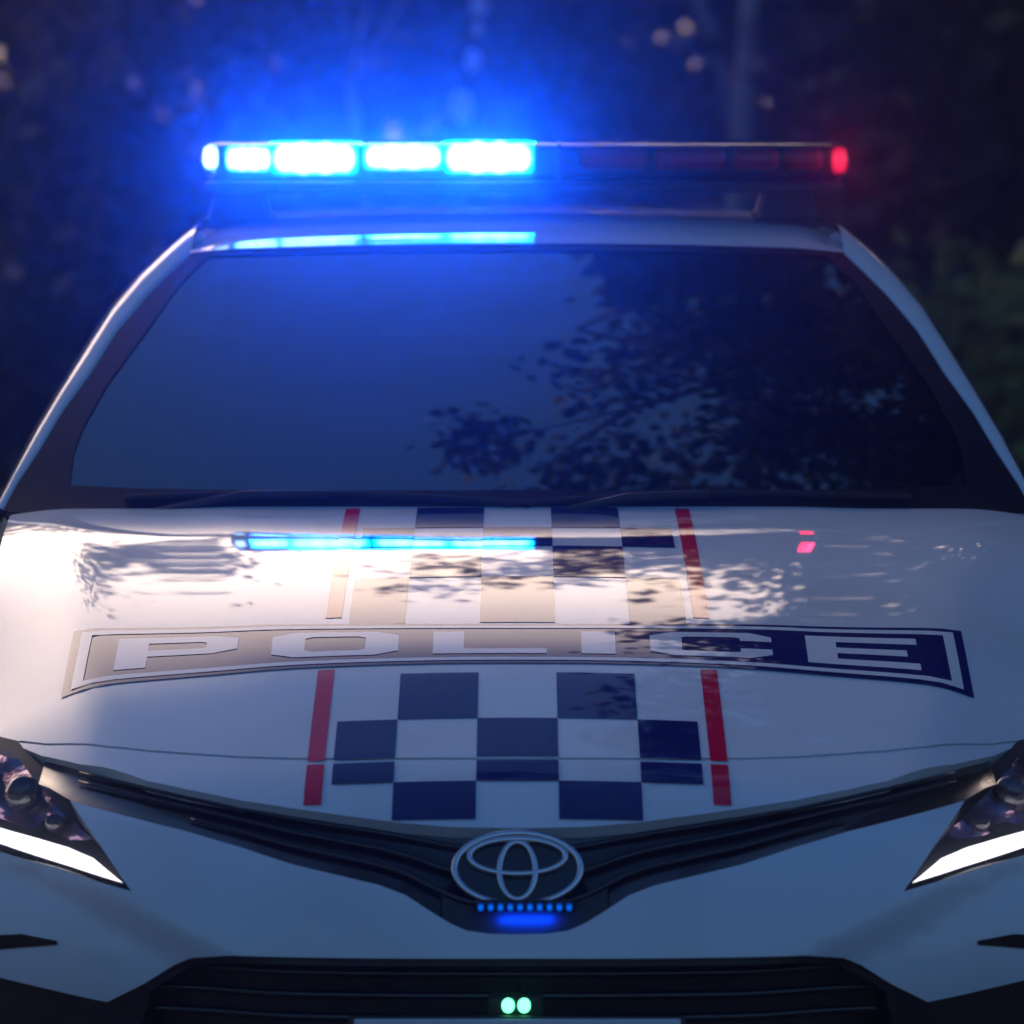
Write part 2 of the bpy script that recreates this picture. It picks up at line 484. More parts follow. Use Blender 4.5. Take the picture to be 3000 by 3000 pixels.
def tubes_mesh(name, tubes, n=7):
    V, fc = [], []
    for pts, rr in tubes:
        v, f = tube_data(pts, rr, n if rr[0] > .05 else 5); b = len(V)
        V += v; fc += [tuple(b + i for i in q) for q in f]
    me = bpy.data.meshes.new(name); me.from_pydata([tuple(v) for v in V], [], fc)
    me.polygons.foreach_set('use_smooth', [True] * len(me.polygons)); me.update()
    return me
def cloud_mesh(name, V, fc):
    me = bpy.data.meshes.new(name); me.from_pydata([tuple(v) for v in V], [], fc); me.update()
    return me
def make_tree_meshes(seed, height, r0, spread, leaves, lsize, bark, first=.35):
    rng = random.Random(seed)
    tubes, tips = branch_tree(rng, height, r0, spread, first=first)
    tm = tubes_mesh('trunk', tubes); tm.materials.append(bark)
    cm = cloud_mesh('crown', *leaf_cloud(tips, leaves, lsize, rng)); cm.materials.append(M['leaf'])
    return tm, cm
TREES = [make_tree_meshes(3, 9.5, .17, .8, 26, .15, M['bark']),
         make_tree_meshes(8, 11.0, .22, .7, 26, .15, M['bark_dark']),
         make_tree_meshes(15, 8.0, .12, .9, 26, .14, M['bark']),
         make_tree_meshes(31, 6.5, .05, .7, 16, .12, M['bark'], .75)]
def place_tree(kind, x, y, rz, s, label):
    e = empty('gum_tree', (x, y, 0)); e.rotation_euler.z = rz; e.scale = (s, s, s)
    for nm, me in zip(('trunk', 'crown'), TREES[kind]): link(nm, me, None, e)
    return tag(e, label, 'tree', 'trees in the bush behind the car')
def behind(u, Y): return at_y(u, 600, Y).x
place_tree(3, behind(2070, 11.3), 11.3, .4, .95, 'pale trunked gum tree standing above the red half of the light bar')
place_tree(1, behind(2740, 17), 17, 2.1, 1.0, 'dark trunked tree behind the right windscreen pillar')
place_tree(2, behind(1240, 22), 22, 1.2, .8, 'thin pale tree behind the blue half of the light bar')
place_tree(1, behind(130, 23), 23, 3.3, .6, 'dark trunked tree at the far left edge')
place_tree(0, behind(640, 25), 25, 5.0, .7, 'pale tree standing left of the lit light bar')
place_tree(2, behind(2400, 21), 21, 4.1, 1.1, 'slender pale tree behind the red end of the light bar')
place_tree(3, behind(2290, 13.0), 13.0, 2.4, .9, 'second thin pale sapling right of the first behind the light bar')
place_tree(3, behind(1120, 11.8), 11.8, 1.4, .6, 'thin pale sapling behind the glow of the blue lamps')
place_tree(0, 7.5, 17.0, .9, 1.15, 'tall gum tree out of frame on the right')
place_tree(1, 11, 14.0, 2.9, 1.1, 'dark tree further out of frame on the right')
place_tree(1, -7.5, 26.0, 1.9, .65, 'small dark tree out of frame on the left')
for i_, (x_, y_, k_, s_, d_) in enumerate(((-4.6, 16.5, 2, .40, 'short leafy tree beyond the left edge of the car'), (-2.9, 18.5, 1, .36, 'low dark tree behind the left windscreen pillar'),
        (-1.2, 16.8, 2, .56, 'short tree directly behind the lit light bar'), (.4, 19.5, 1, .62, 'dark tree behind the middle of the roof'), (2.2, 19.0, 0, .80, 'pale tree deep in the bush right of the light bar'), (4.2, 15.2, 1, .85, 'dark tree beyond the right windscreen pillar'))):
    place_tree(k_, x_, y_, i_ * 1.1, s_, d_)
# the large tree beside the car whose limbs hang over it (seen mirrored in the windscreen and bonnet)
rng = random.Random(21)
def overhang_tree():
    e = empty('roadside_tree', (5.6, 9.6, 0))
    tubes, tips = [], []
    trunk = [Vector((0, 0, -.1)), Vector((.05, -.1, 1.5)), Vector((-.1, -.3, 3.0)), Vector((-.4, -.7, 4.6)), Vector((-.7, -1.2, 6.4))]
    tubes.append((trunk, [.32, .27, .23, .2, .15]))
    goals = [(-4.4, -1.4, 5.4), (-4.2, .2, 6.4), (-3.4, -.8, 5.0), (-3.0, 1.2, 7.2), (-2.4, -.2, 6.0), (-4.6, -.6, 7.2), (-1.6, -1.6, 5.2), (-3.6, 1.6, 5.6), (-5.2, -2.6, 8.4), (-5.4, -4.0, 9.4), (-4.8, -3.0, 7.6), (-3.0, -3.6, 8.0), (-4.2, -1.8, 9.4), (-3.2, -2.8, 9.2), (-4.0, -4.6, 8.2), (-4.4, -3.4, 9.6), (-3.4, -5.6, 9.6), (-2.6, -2.2, 10.2), (-2.0, -4.4, 7.2), (-1.0, -6.0, 8.6), (.8, -3.6, 9.4),
             (1.6, -.6, 9.8), (-1.6, .6, 10.6), (-2.8, -1.2, 7.0), (.6, -5.4, 7.0), (-1.6, -7.2, 9.8), (2.0, -2.4, 7.6), (-3.6, -2.2, 8.4), (-2.4, -3.4, 11.2), (-.2, -2.6, 11.4)]
    for gx, gy, gz in goals:
        a = trunk[rng.choice((2, 3, 3, 4))]; g = Vector((gx, gy, gz)); pts = []
        for i in range(7):
            t = i / 6
            pts.append(a.lerp(g, t) + Vector((rng.gauss(0, .10), rng.gauss(0, .10), math.sin(t * PI) * .35 + rng.gauss(0, .06))) * (0 < i < 6))
        tubes.append((pts, [.10 * (1 - .8 * i / 6) for i in range(7)]))
        for k in range(7):
            b = pts[rng.choice((3, 4, 5, 6))]; d = Vector((rng.gauss(0, 1), rng.gauss(0, 1), rng.gauss(0, .6))).normalized() * rng.uniform(.5, 1.2)
            q = [b, b + d * .5 + Vector((0, 0, .06)), b + d]
            tubes.append((q, [.025, .016, .008])); tips.append((q[-1], rng.uniform(.35, .65)))
    tm = tubes_mesh('trunk', tubes); link('trunk', tm, M['bark_dark'], e)
    cm = cloud_mesh('crown', *leaf_cloud(tips, 230, .13, rng)); link('crown', cm, M['leaf'], e)
    return tag(e, 'large roadside tree whose leafy limbs are mirrored in the right of the windscreen', 'tree')
overhang_tree()
def bushy_tree(x, y, h, seed, label):
    r_ = random.Random(seed); e = empty('bushy_tree', (x, y, 0)); tubes, tips = [], []
    trunk = [Vector((0, 0, -.1)), Vector((.05, .05, h * .3)), Vector((-.05, 0, h * .6)), Vector((0, 0, h * .85))]
    tubes.append((trunk, [.16, .13, .09, .04]))
    for k in range(64):
        a = r_.uniform(0, 2 * PI); zz = r_.uniform(.37, .98); rad = h * .36 * math.sqrt(max(.08, 1 - ((zz - .58) / .46) ** 2)) * r_.uniform(.5, 1)
        q = Vector((math.cos(a) * rad, math.sin(a) * rad, h * zz)); b = trunk[1].lerp(trunk[3], max(0, zz - .35))
        tubes.append(([b, b.lerp(q, .5) + Vector((0, 0, .1)), q], [.04, .025, .01])); tips.append((q, h * .10))
    link('trunk', tubes_mesh('trunk', tubes, 6), M['bark_dark'], e)
    link('crown', cloud_mesh('crown', *leaf_cloud(tips, 380, .15, r_)), M['leaf'], e)
    return tag(e, label, 'tree', 'dense trees beside the road on the right')
bushy_tree(3.6, 12.6, 9.6, 4, 'dense bushy tree beyond the right end of the light bar')
bushy_tree(5.2, 15.4, 11.0, 9, 'tall dense tree set back between the two bushy trees on the right')
bushy_tree(6.8, 12.0, 10.0, 6, 'dense bushy tree further right beside the road')
# undergrowth: one leafy mass nobody could count
rng = random.Random(5)
cs = []
for i in range(420):
    x = rng.uniform(-9, 10); y = rng.uniform(11.5, 20); top = 1.3 + .16 * (y - 11) + rng.uniform(-.3, .6)
    cs.append(((x, y, rng.uniform(.15, top)), rng.uniform(.45, .95)))
for i in range(420):
    x = rng.uniform(-13, 13); y = rng.uniform(19, 27)
    cs.append(((x, y, rng.uniform(.3, 4.6)), rng.uniform(.7, 1.4)))
um = cloud_mesh('undergrowth', *leaf_cloud(cs, 90, .15, rng))
tag(link('undergrowth', um, M['leaf_dark']), 'dark leafy undergrowth filling the background behind the car', 'bushes', kind='stuff')
cs = [((rng.uniform(-26, 26), rng.uniform(30, 35), rng.uniform(.5, 12.0)), rng.uniform(1.0, 1.9)) for i in range(950)]
tag(link('far_wood', cloud_mesh('far_wood', *leaf_cloud(cs, 60, .42, rng)), M['leaf_dark']), 'dark belt of far trees closing off the background', 'wood', kind='stuff')
V, fc = [], []
for i in range(9000):
    x = rng.uniform(-10, 12); y = rng.uniform(8.7, 13)
    h = rng.uniform(.12, .4) * (1.5 if x > 1.6 and rng.random() < .6 else 1); a = rng.uniform(0, PI); ww = .012
    dx, dy = math.cos(a) * ww, math.sin(a) * ww; lx, ly = rng.gauss(0, .08), rng.gauss(0, .08)
    b = len(V)
    V += [(x - dx, y - dy, -.03), (x + dx, y + dy, -.03), (x + lx, y + ly, h)]; fc.append((b, b + 1, b + 2))
tag(link('verge_grass', cloud_mesh('verge_grass', V, fc), M['grass']), 'rough green grass along the road verge behind the car', 'grass', kind='stuff')
# a few shrubs one can tell apart
def shrub(x, y, h, seed, mat, label, n=26):
    r_ = random.Random(seed); e = empty('shrub', (x, y, 0)); tubes, tips = [], []
    for k in range(9):
        a = r_.uniform(0, 2 * PI); q = Vector((math.cos(a) * h * .35, math.sin(a) * h * .35, h * r_.uniform(.6, 1)))
        tubes.append(([Vector((0, 0, -.05)), q * .5 + Vector((0, 0, .05)), q], [.02, .014, .006])); tips += [(q, h * .3), (q * .65, h * .3)]
    link('stem', tubes_mesh('stem', tubes, 5), M['bark_dark'], e)
    link('foliage', cloud_mesh('foliage', *leaf_cloud(tips, n * 3, .10, r_)), mat, e)
    return tag(e, label, 'shrub', 'shrubs at the edge of the bush')
shrub(behind(2965, 9.6), 9.6, .85, 1, M['shrub_yellow'], 'yellow green shrub beside the right windscreen pillar')
shrub(behind(90, 10.8), 10.8, .8, 2, M['leaf_dark'], 'low dark shrub beside the left windscreen pillar')
shrub(behind(3130, 10.4), 10.4, .7, 3, M['shrub_yellow'], 'taller green shrub at the far right edge of the verge')
# added stem whose pale spots imitate blurred highlights behind the light bar
e = empty('spot_stem', (behind(1385, 12.2), 12.2, 0))
pts = [Vector((.0, 0, -.05)), Vector((-.03, 0, .6)), Vector((-.02, 0, 1.1)), Vector((.03, 0, 1.8))]
link('stem', tubes_mesh('stem', [(pts, [.016, .013, .01, .006])], 6), M['bark_dark'], e)
for (u, v, r_) in ((1352, 308, .05), (1385, 172, .034), (1398, 80, .022), (1402, 12, .034)):
    p = at_y(u, v, 12.1) - Vector(e.location); V, fc = [], []
    for k in range(7):
        a = 2 * PI * k / 7; d = Vector((math.cos(a), -.25, math.sin(a) * 1.35)) * r_; sd = Vector((-math.sin(a), 0, math.cos(a))) * r_ * .5
        b = len(V); V += [p, p + d * .55 + sd, p + d, p + d * .55 - sd]; fc.append((b, b + 1, b + 2, b + 3))
    mesh_obj('pale_spot', V, fc, M['spot_pale'], e, False)
tag(e, 'slender stem with pale spots imitating blurred highlights behind the lit light bar', 'plant')

# ================================================================== the police car
car = tag(empty('police_car', (0, 2.3, 0)), 'white police car with blue light bar lit and checkered bonnet facing the camera', 'car')
car_inv = Vector((0, 2.3, 0))
def part(o, parent=car):
    """children keep world coordinates: parents sit at the car's base point or at the origin"""
    o.parent = parent
    o.matrix_parent_inverse = Matrix.Translation(-car_inv) if parent is car else Matrix.Identity(4)
    return o
def mir(l): return [(2 * U0 - u, v) for u, v in reversed(l)]
def to_xy(pts): return [tuple(hH(u, v)[:2]) for u, v in pts]
def to_sz(pts):
    r = []
    for u, v in pts:
        p = hF(u, v); r.append((s_of(p.x), p.z))
    return r
def flip(l): return [(-a, b) for a, b in reversed(l)]

# ---- bonnet
shut = [(60, 2172), (132, 2180), (310, 2187), (427, 2199), (559, 2208), (691, 2217), (854, 2222), (1100, 2223), (1516, 2223)]
lead = [(0, 2182), (116, 2214), (233, 2240), (427, 2288), (543, 2313), (699, 2345), (854, 2369), (1009, 2391), (1165, 2411), (1320, 2424), (1516, 2428)]
shut_xy = to_xy(shut); lead_xy = to_xy(lead)
rear = [(x / 12 * -.80, 1.325 + .20 * (x / 12 * .80) ** 2) for x in range(13)]        # centre to left
side = [(-.803, 1.44), (-.795, 1.1), (-.78, .8), (-.76, .58), (-.72, .44)]
half = rear + side[0:] + shut_xy                     # centre rear -> left -> front centre
gap = .0022
def loop_half(h): return h + [(-x, y) for x, y in reversed(h) if abs(x) > 1e-4]
bon = part(patch('bonnet', [loop_half(half)], bonnet_map, .028, M['paint'], None, (0, 0, 1), rim=.018))
# strip of nose in front of the shut line (belongs to the bumper)
strip = [(-.70, .425)] + [(x, y - 2 * gap) for x, y in shut_xy[1:]]
strip_half = strip[::-1] + [(-.69, .40)] + lead_xy[1:]
nose = part(patch('nose_panel', [loop_half(strip_half)], bonnet_map, .022, M['paint'], None, (0, 0, 1), off=-.001, rim=.02))
part(patch('bonnet_seal', [[(-.70, .20), (.70, .20), (.74, .52), (-.74, .52)]], lambda x, y: (x, y, H(x, y) - .03), .06, M['rubber'], None, (0, 0, 1)))

# ---- markings on the bonnet: checkers, red stripes, POLICE panel
def sub(o): return part(o, bon)
def tap(y): return 1 - (y - .1) * .06
cols = [-.252, -.168, -.056, .056, .168, .252]
rowv = [2402, 2290, 2106, 1972]
rows_y = [tuple(hH(1516, v))[1] for v in rowv]
rows_back = [.665] + [hH(1516, v).y for v in (1690, 1600, 1545)] + [1.318]
def deco(name, x0, x1, y0, y1, mat, off=.0009, step=.03):
    c = [(x0 * tap(y0), y0), (x1 * tap(y0), y0), (x1 * tap(y1), y1), (x0 * tap(y1), y1)]
    return sub(patch(name, [c], bonnet_map, step, mat, None, (0, 0, 1), off=off))
ysh = rows_y and hH(1516, 2223).y
def split_deco(name, x0, x1, y0, y1, mat, off=.0009):
    """pieces that cross the shut line are two stickers with the gap between them"""
    g0, g1 = ysh - .006, ysh + .004
    if y0 < g0 and y1 > g1:
        deco(name, x0, x1, y0, g0, mat, off); deco(name, x0, x1, g1, y1, mat, off)
    else: deco(name, x0, x1, y0, y1, mat, off)
for r in range(3):
    for c in range(5):
        if (r + c) % 2 == 1: split_deco('checker_square', cols[c], cols[c+1], rows_y[r], rows_y[r+1], M['navy'])
for r in range(4):
    for c in range(5):
        if (r + c) % 2 == 0: deco('checker_square', cols[c], cols[c+1], rows_back[r], rows_back[r+1], M['navy'])
for sgn in (-1, 1):
    x0, x1 = sorted((sgn * .264, sgn * .288))
    split_deco('red_stripe', x0, x1, .118, .498, M['red'])
    deco('red_stripe', x0, x1, .70, 1.318, M['red'])
# panel coordinates: a across -1..1, b from front 0 to rear 1
PX = .645
def panel_xy(a, b):
    x = a * PX
    return (x, .505 + .004 * abs(a) + b * (.150 + .20 * x * x))
def panel_map(a, b):
    x, y = panel_xy(a, b)
    return (x, y, H(x, y))
def pframe(i): return [(-1 + i * .35, i), (1 - i * .35, i), (1 - i * .35, 1 - i), (-1 + i * .35, 1 - i)]
sub(patch('lettering_panel', [pframe(0)], panel_map, .05, M['navy'], None, (0, 0, 1), off=.0016))
sub(patch('panel_keyline', [pframe(.06), pframe(.13)], panel_map, .05, M['white_film'], None, (0, 0, 1), off=.0024))
def oct_(x0, y0, x1, y1, cx, cy): return [(x0 + cx, y0), (x1 - cx, y0), (x1, y0 + cy), (x1, y1 - cy), (x1 - cx, y1), (x0 + cx, y1), (x0, y1 - cy), (x0, y0 + cy)]
LET = {   # unit cell 0..1 x 0..1, b = 0 at the foot (front of the car)
 'P': [[(0, 0), (.26, 0), (.26, .36), (.8, .36), (1, .48), (1, .88), (.8, 1), (0, 1)], [(.26, .56), (.70, .56), (.74, .60), (.74, .76), (.70, .80), (.26, .80)]],
 'O': [oct_(0, 0, 1, 1, .18, .16), oct_(.26, .2, .74, .8, .06, .06)],
 'L': [[(0, 0), (1, 0), (1, .21), (.27, .21), (.27, 1), (0, 1)]],
 'I': [[(0, 0), (1, 0), (1, 1), (0, 1)]],
 'C': [[(.18, 0), (.82, 0), (1, .16), (1, .36), (.74, .36), (.74, .22), (.70, .2), (.30, .2), (.26, .24), (.26, .76), (.30, .8), (.70, .8), (.74, .78), (.74, .66), (1, .66), (1, .84), (.82, 1), (.18, 1), (0, .84), (0, .16)]],
 'E': [[(0, 0), (1, 0), (1, .2), (.27, .2), (.27, .4), (.9, .4), (.9, .6), (.27, .6), (.27, .8), (1, .8), (1, 1), (0, 1)]]}
wid = {'P': .27, 'O': .28, 'L': .25, 'I': .075, 'C': .27, 'E': .25}
tot = sum(wid[c] for c in 'POLICE'); sp = (1.78 - tot) / 5; a0 = -.89
for ch in 'POLICE':
    ls = [[(a0 + x * wid[ch], .22 + y * .56) for x, y in lp] for lp in LET[ch]]
    sub(patch('letter', ls, panel_map, .05, M['white_film'], None, (0, 0, 1), off=.0024))
    a0 += wid[ch] + sp

# ---- bumper
low_edge = [(202, 2348), (388, 2399), (543, 2438), (699, 2484), (854, 2535), (1009, 2572), (1110, 2596), (1188, 2626), (1258, 2672), (1320, 2710), (1366, 2730), (1430, 2739), (1516, 2741)]
hl_in = [(202, 2348), (290, 2478), (381, 2614)]
hl_bot = [(381, 2614), (200, 2560), (0, 2499), (-120, 2462), (-260, 2420)]
lg_top = [(1516, 2812), (900, 2809), (668, 2803), (559, 2810), (505, 2832), (419, 2886), (310, 2940)]
bl_bot = [(310, 2940), (155, 2906), (0, 2869), (-120, 2846)]
le, hi_, hb, lt, bb = map(to_sz, (low_edge, hl_in, hl_bot, lg_top, bl_bot))
END = -_ss[-1] + .02
half = le[::-1] + hi_[1:] + hb[1:] + [(END, .66), (END, .46)] + bb[::-1] + lt[::-1][1:]
bumper = part(patch('front_bumper', [loop_half(half)], nose_map, .02, M['paint'], None, (0, -1, 0), rim=.03))
# black lower bumper with the wide lower grille opening
lg = lt[:6]
gside = [(s_of(-.47), .44), (s_of(-.44), .30)]
lb_half = [(s_of(-.50), .47)] + bb[1:] + [(END, .45), (END, .20), (0, .20)]
lower_out = [(a, b - .004) for a, b in [lt[6]] + bb[1:]] + [(END, .455), (END, .2)]
lower_out = lower_out + flip([(a, b) for a, b in lower_out])
top_bridge = []
open_half = [(a * .985, b - .012) for a, b in lt[:6]] + [(lt[6][0] + .05, lt[6][1] - .03), (s_of(-.40), .30), (0, .29)]
lower_half = [(a, b - .003) for a, b in lt] + [(a, b - .003) for a, b in bb[1:]] + [(END, .455), (END, .2), (0, .2)]
low = part(patch('lower_bumper', [loop_half(lower_half), loop_half(open_half)], lambda s, z: (lambda p: (p[0], p[1] + .012, p[2]))(nose_map(s, z)), .03, M['black'], None, (0, -1, 0), rim=.05))
lgr = part(patch('lower_grille', [[(-.58, .28), (.58, .28), (.58, .56), (-.58, .56)]], lambda x, z: (x, Fp(x) + .085, z), .06, M['black'], None, (0, -1, 0)))
for z in (.505, .475, .445, .41, .375, .34):
    pts = [(x / 20 * .54, F(x / 20 * .54, .5) + .045, z) for x in range(-20, 21)]
    part(tube('slat', pts, .006, M['gloss_black'], None, 8), lgr)
# small sensor slots in the bumper corners
for sgn in (-1, 1):
    sl_ = to_sz([(-60, 2745), (60, 2740), (165, 2760), (165, 2772), (60, 2780), (-60, 2790)])
    if sgn > 0: sl_ = flip(sl_)
    part(patch('corner_slot', [sl_], nose_map, .03, M['frit'], None, (0, -1, 0), off=.0015), bumper)

# ---- upper grille band
grl = part(empty('upper_grille'))
tops = [hH(u, v) for u, v in [(30, 2192)] + lead[1:]]
bots = [hF(u, v) for u, v in [(120, 2300)] + low_edge]
def along(pts, x):
    xs = [p.x for p in pts]; return Vector([float(np.interp(x, xs, [p[k] for p in pts])) for k in range(3)])
def band(x, t):
    ax = -abs(x); T = along(tops, ax); B = along(bots, ax)
    p = T.lerp(B, t); p.x = x
    p.y += .018 + .022 * math.sin(PI * t) * (1 - .6 * sstep(.3, .62, abs(x)))
    p.z -= .006 * (1 - t)
    return p
XB = .655
part(grid_obj('grille_backing', [[band(lerp(-XB, XB, i / 80), lerp(-.06, 1.06, j / 10)) for i in range(81)] for j in range(11)], M['gloss_black'], None), grl)
for t in (.22, .50, .76):
    xm = .60 if t < .6 else .44
    pts = [band(lerp(-xm, xm, i / 60), t) + Vector((0, -.006, .002)) for i in range(61)]
    part(tube('slat', pts, [.0045 * (1 - .6 * abs(i / 30 - 1) ** 3) for i in range(61)], M['gloss_black'], None, 8), grl)
# emblem
ec = band(0, .40) + Vector((0, -.030, .004))
tilt = R(28)
ex, ey = Vector((1, 0, 0)), Vector((0, math.sin(tilt), math.cos(tilt))); en = Vector((0, -math.cos(tilt), math.sin(tilt)))
def ring(name, cx, cy, a, b, wd, th, parent, mat):
    rows = []
    for i in range(48):
        t = 2 * PI * i / 48; c, s = math.cos(t), math.sin(t); r_ = []
        nx, ny = c * b, s * a; L = math.hypot(nx, ny); nx /= L; ny /= L
        for k in range(8):
            q = 2 * PI * k / 8
            r_.append(ec + ex * (cx + a * c + nx * wd * math.cos(q)) + ey * (cy + b * s + ny * wd * math.cos(q)) + en * (th * math.sin(q)))
        rows.append(r_)
    return part(grid_obj(name, rows, mat, None, closed_u=True, closed_v=True), parent)
emb_back = []
for i in range(33):
    t = 2 * PI * i / 32
    emb_back.append(ec + ex * .082 * math.cos(t) + ey * .048 * math.sin(t) - en * .004)
part(mesh_obj('emblem_disc', emb_back[:32], [tuple(range(32))], M['gloss_black'], None, False), grl)
ring('emblem_ring', 0, 0, .084, .050, .0052, .005, grl, M['chrome'])
ring('emblem_ring', 0, .017, .064, .0245, .0048, .005, grl, M['chrome'])
ring('emblem_ring', 0, -.003, .024, .040, .0048, .005, grl, M['chrome'])
# added glowing dots and matt surface under the emblem, imitating a blue lens flare
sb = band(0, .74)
flare_pts = [Vector((lerp(-.055, .075, i / 10), sb.y - .030, sb.z)) for i in range(11)]
part(tube('flare_bar', [p + Vector((0, .010, 0)) for p in flare_pts], .0085, M['black'], None, 8), grl)
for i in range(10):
    c = flare_pts[i].lerp(flare_pts[i + 1], .5)
    part(box('flare_dot', c + Vector((-.0042, -.004, -.0055)), c + Vector((.0042, .004, .0055)), M['flare_dot'], None, .002), grl)
part(grid_obj('flare_tray', [[band(lerp(-.10, .12, i / 20), lerp(.78, 1.04, j / 5)) + Vector((0, -.006, 0)) for i in range(21)] for j in range(6)], M['flare_black'], None), grl)
gld = bpy.data.lights.new('flare_light', 'AREA'); gld.shape = 'RECTANGLE'; gld.size = .07; gld.size_y = .006  # added blue area light, tints the surface below like lens flare
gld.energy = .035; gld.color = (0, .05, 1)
glo = bpy.data.objects.new('flare_light', gld); col.objects.link(glo); glo.location = Vector((.012, sb.y - .034, sb.z - .009))
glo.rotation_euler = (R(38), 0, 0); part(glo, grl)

# ---- headlights
hl_out = [(30, 2205), (75, 2255), (202, 2356), (290, 2484), (374, 2606), (200, 2553), (0, 2492), (-120, 2456), (-250, 2416), (-250, 2146), (-120, 2166)]
drl = [(354, 2594), (268, 2522), (194, 2490), (100, 2462), (0, 2434), (-120, 2398), (-230, 2364), (-230, 2398), (-120, 2440), (0, 2480), (200, 2545)]
def scale_in(p, f): 
    cx = sum(q[0] for q in p) / len(p); cy = sum(q[1] for q in p) / len(p)
    return [(cx + (q[0] - cx) * f, cy + (q[1] - cy) * f) for q in p]
for sgn in (-1, 1):
    hp = to_sz(hl_out); dp = to_sz(drl)
    if sgn > 0: hp = flip(hp); dp = flip(dp)
    e_ = part(empty('headlight'))
    back = lambda s, z, q=.05: (lambda p: (p[0], p[1] + q, p[2]))(nose_map(s, z))
    part(patch('housing', [scale_in(hp, 1.06)], lambda s, z: back(s, z, .075), .03, M['black'], None, (0, -1, 0)), e_)
    inner = [(u, v) for u, v in [(40, 2240), (150, 2370), (262, 2478), (195, 2480), (100, 2452), (0, 2424), (-120, 2388), (-230, 2352), (-230, 2170), (-100, 2200)]]
    ip = to_sz(inner)
    if sgn > 0: ip = flip(ip)
    part(patch('reflector', [ip], lambda s, z: back(s, z, .05 + .012 * math.sin(s * 70) * math.sin(z * 120)), .012, M['lamp_inner'], None, (0, -1, 0)), e_)
    for uu, vv, rr in ((60, 2340, .026), (-60, 2300, .028), (-165, 2270, .028), (150, 2425, .013)):
        p = hF(uu, vv); p = Vector((p.x * -sgn, p.y + .03, p.z))
        rows = [[(p.x + rr * math.sin(ph) * math.cos(th), p.y - rr * .6 * math.cos(ph), p.z + rr * math.sin(ph) * math.sin(th)) for th in [2 * PI * k / 20 for k in range(20)]] for ph in [PI / 2 * q / 5 + .02 for q in range(6)]]
        part(grid_obj('projector', rows, M['projector'], None, closed_u=True), e_)
    part(patch('daytime_strip', [dp], lambda s, z: back(s, z, .012), .02, M['led_white'], None, (0, -1, 0)), e_)
    bez = [hp, scale_in(hp, .90)]
    part(patch('lens', [hp], lambda s, z: back(s, z, .002), .03, M['lens'], None, (0, -1, 0)), e_)

# ---- number plate and the green lamp above it
pl_top = at_y(1516, 2990, -.06).z
plate = part(box('number_plate', (-.215, -.062, pl_top - .115), (.215, -.052, pl_top), M['plate'], None, .003))
part(box('plate_frame', (-.222, -.058, pl_top - .122), (.222, -.048, pl_top + .003), M['black'], None, .002), plate)
part(box('plate_bracket', (-.10, -.05, pl_top - .06), (.10, .09, pl_top - .03), M['black'], None, .002), plate)
gl = at_y(1512, 2950, -.045)
gb = part(box('green_lamp', gl + Vector((-.036, 0, -.015)), gl + Vector((.036, .03, .012)), M['black'], None, .004))
part(box('lamp_bracket', gl + Vector((-.008, .025, -.008)), gl + Vector((.008, .125, .004)), M['black'], None, .001), gb)
for dx in (-.0105, .0105):
    rows = [[gl + Vector((dx + .0085 * math.sin(ph) * math.cos(th), -.008 * math.cos(ph), .010 * math.sin(ph) * math.sin(th))) for th in [2 * PI * k / 14 for k in range(14)]] for ph in [.01, .4, .8, 1.2, 1.57]]
    part(grid_obj('green_led', rows, M['led_green'], None, closed_u=True), gb)

# ---- windscreen, pillars, roof
g_left = [(555, 748), (500, 800), (435, 864), (342, 973), (264, 1097), (179, 1213), (109, 1330), (47, 1423), (8, 1495)]         # glass edge against the pillar
g_vis = [(608, 752), (520, 838), (435, 960), (310, 1130), (240, 1255), (212, 1330), (200, 1425)]                       # inner edge of the black border
p_out = [(582, 639), (497, 709), (404, 797), (326, 889), (248, 1011), (171, 1136), (93, 1268), (39, 1376), (-20, 1490)]
top_g = [(700, 735), (1000, 726), (1300, 722), (1516, 721)]
def to_xz(pts): return [(hW(u, v).x, hW(u, v).z) for u, v in pts]
gl_half = to_xz(top_g)[::-1] + to_xz(g_left)
zb = .985
gl_half = [p for p in gl_half] + [(gl_half[-1][0] + .01, zb - .01), (-.4, zb), (0, zb)]
ws = part(patch('windscreen', [loop_half(gl_half)], screen_map, .035, M['screen'], None, (0, -1, .5)))
vis_half = to_xz([(1516, 735), (1300, 736), (1000, 740), (700, 748)] + g_vis + [(400, 1435), (1000, 1440), (1516, 1440)])
part(patch('screen_border', [loop_half(gl_half), loop_half(vis_half)], screen_map, .04, M['frit'], None, (0, -1, .5), off=.003), ws)
# roof skin
roof_profile = spline([2.03, 2.14, 2.3, 2.55, 2.85, 3.2, 3.62], [1.366, 1.388, 1.402, 1.410, 1.404, 1.390, 1.348])
def roof_z(x, y): return roof_profile(y - .12 * x * x) - .05 * x * x - .35 * softplus(abs(x) - .50, .012)
wt = []
for u, v in [(1516, 721), (1300, 722), (1000, 726), (700, 735), (555, 748)]:
    p = hW(u, v); wt.append((p.x, p.y + .004))
roof_half = wt + [(-.562, 2.16), (-.568, 2.5), (-.57, 2.9), (-.56, 3.3), (-.55, 3.6), (-.3, 3.63), (0, 3.64)]
def roof_map(x, y):
    z = roof_z(x, y)
    # blend onto the windscreen header
    hy = np.interp(abs(x), [abs(a) for a, b in wt], [b for a, b in wt]); hz = np.interp(abs(x), [abs(a) for a, b in wt], hdr)
    k = 1 - sstep(0, .10, y - hy)
    return (x, y, lerp(z, hz + .22 * (y - hy), k) if k > 0 else z)
hdr = [hW(u, v).z + .006 for u, v in [(1516, 721), (1300, 722), (1000, 726), (700, 735), (555, 748)]]
roof = part(patch('roof', [loop_half(roof_half)], roof_map, .03, M['paint'], None, (0, 0, 1), rim=.02))
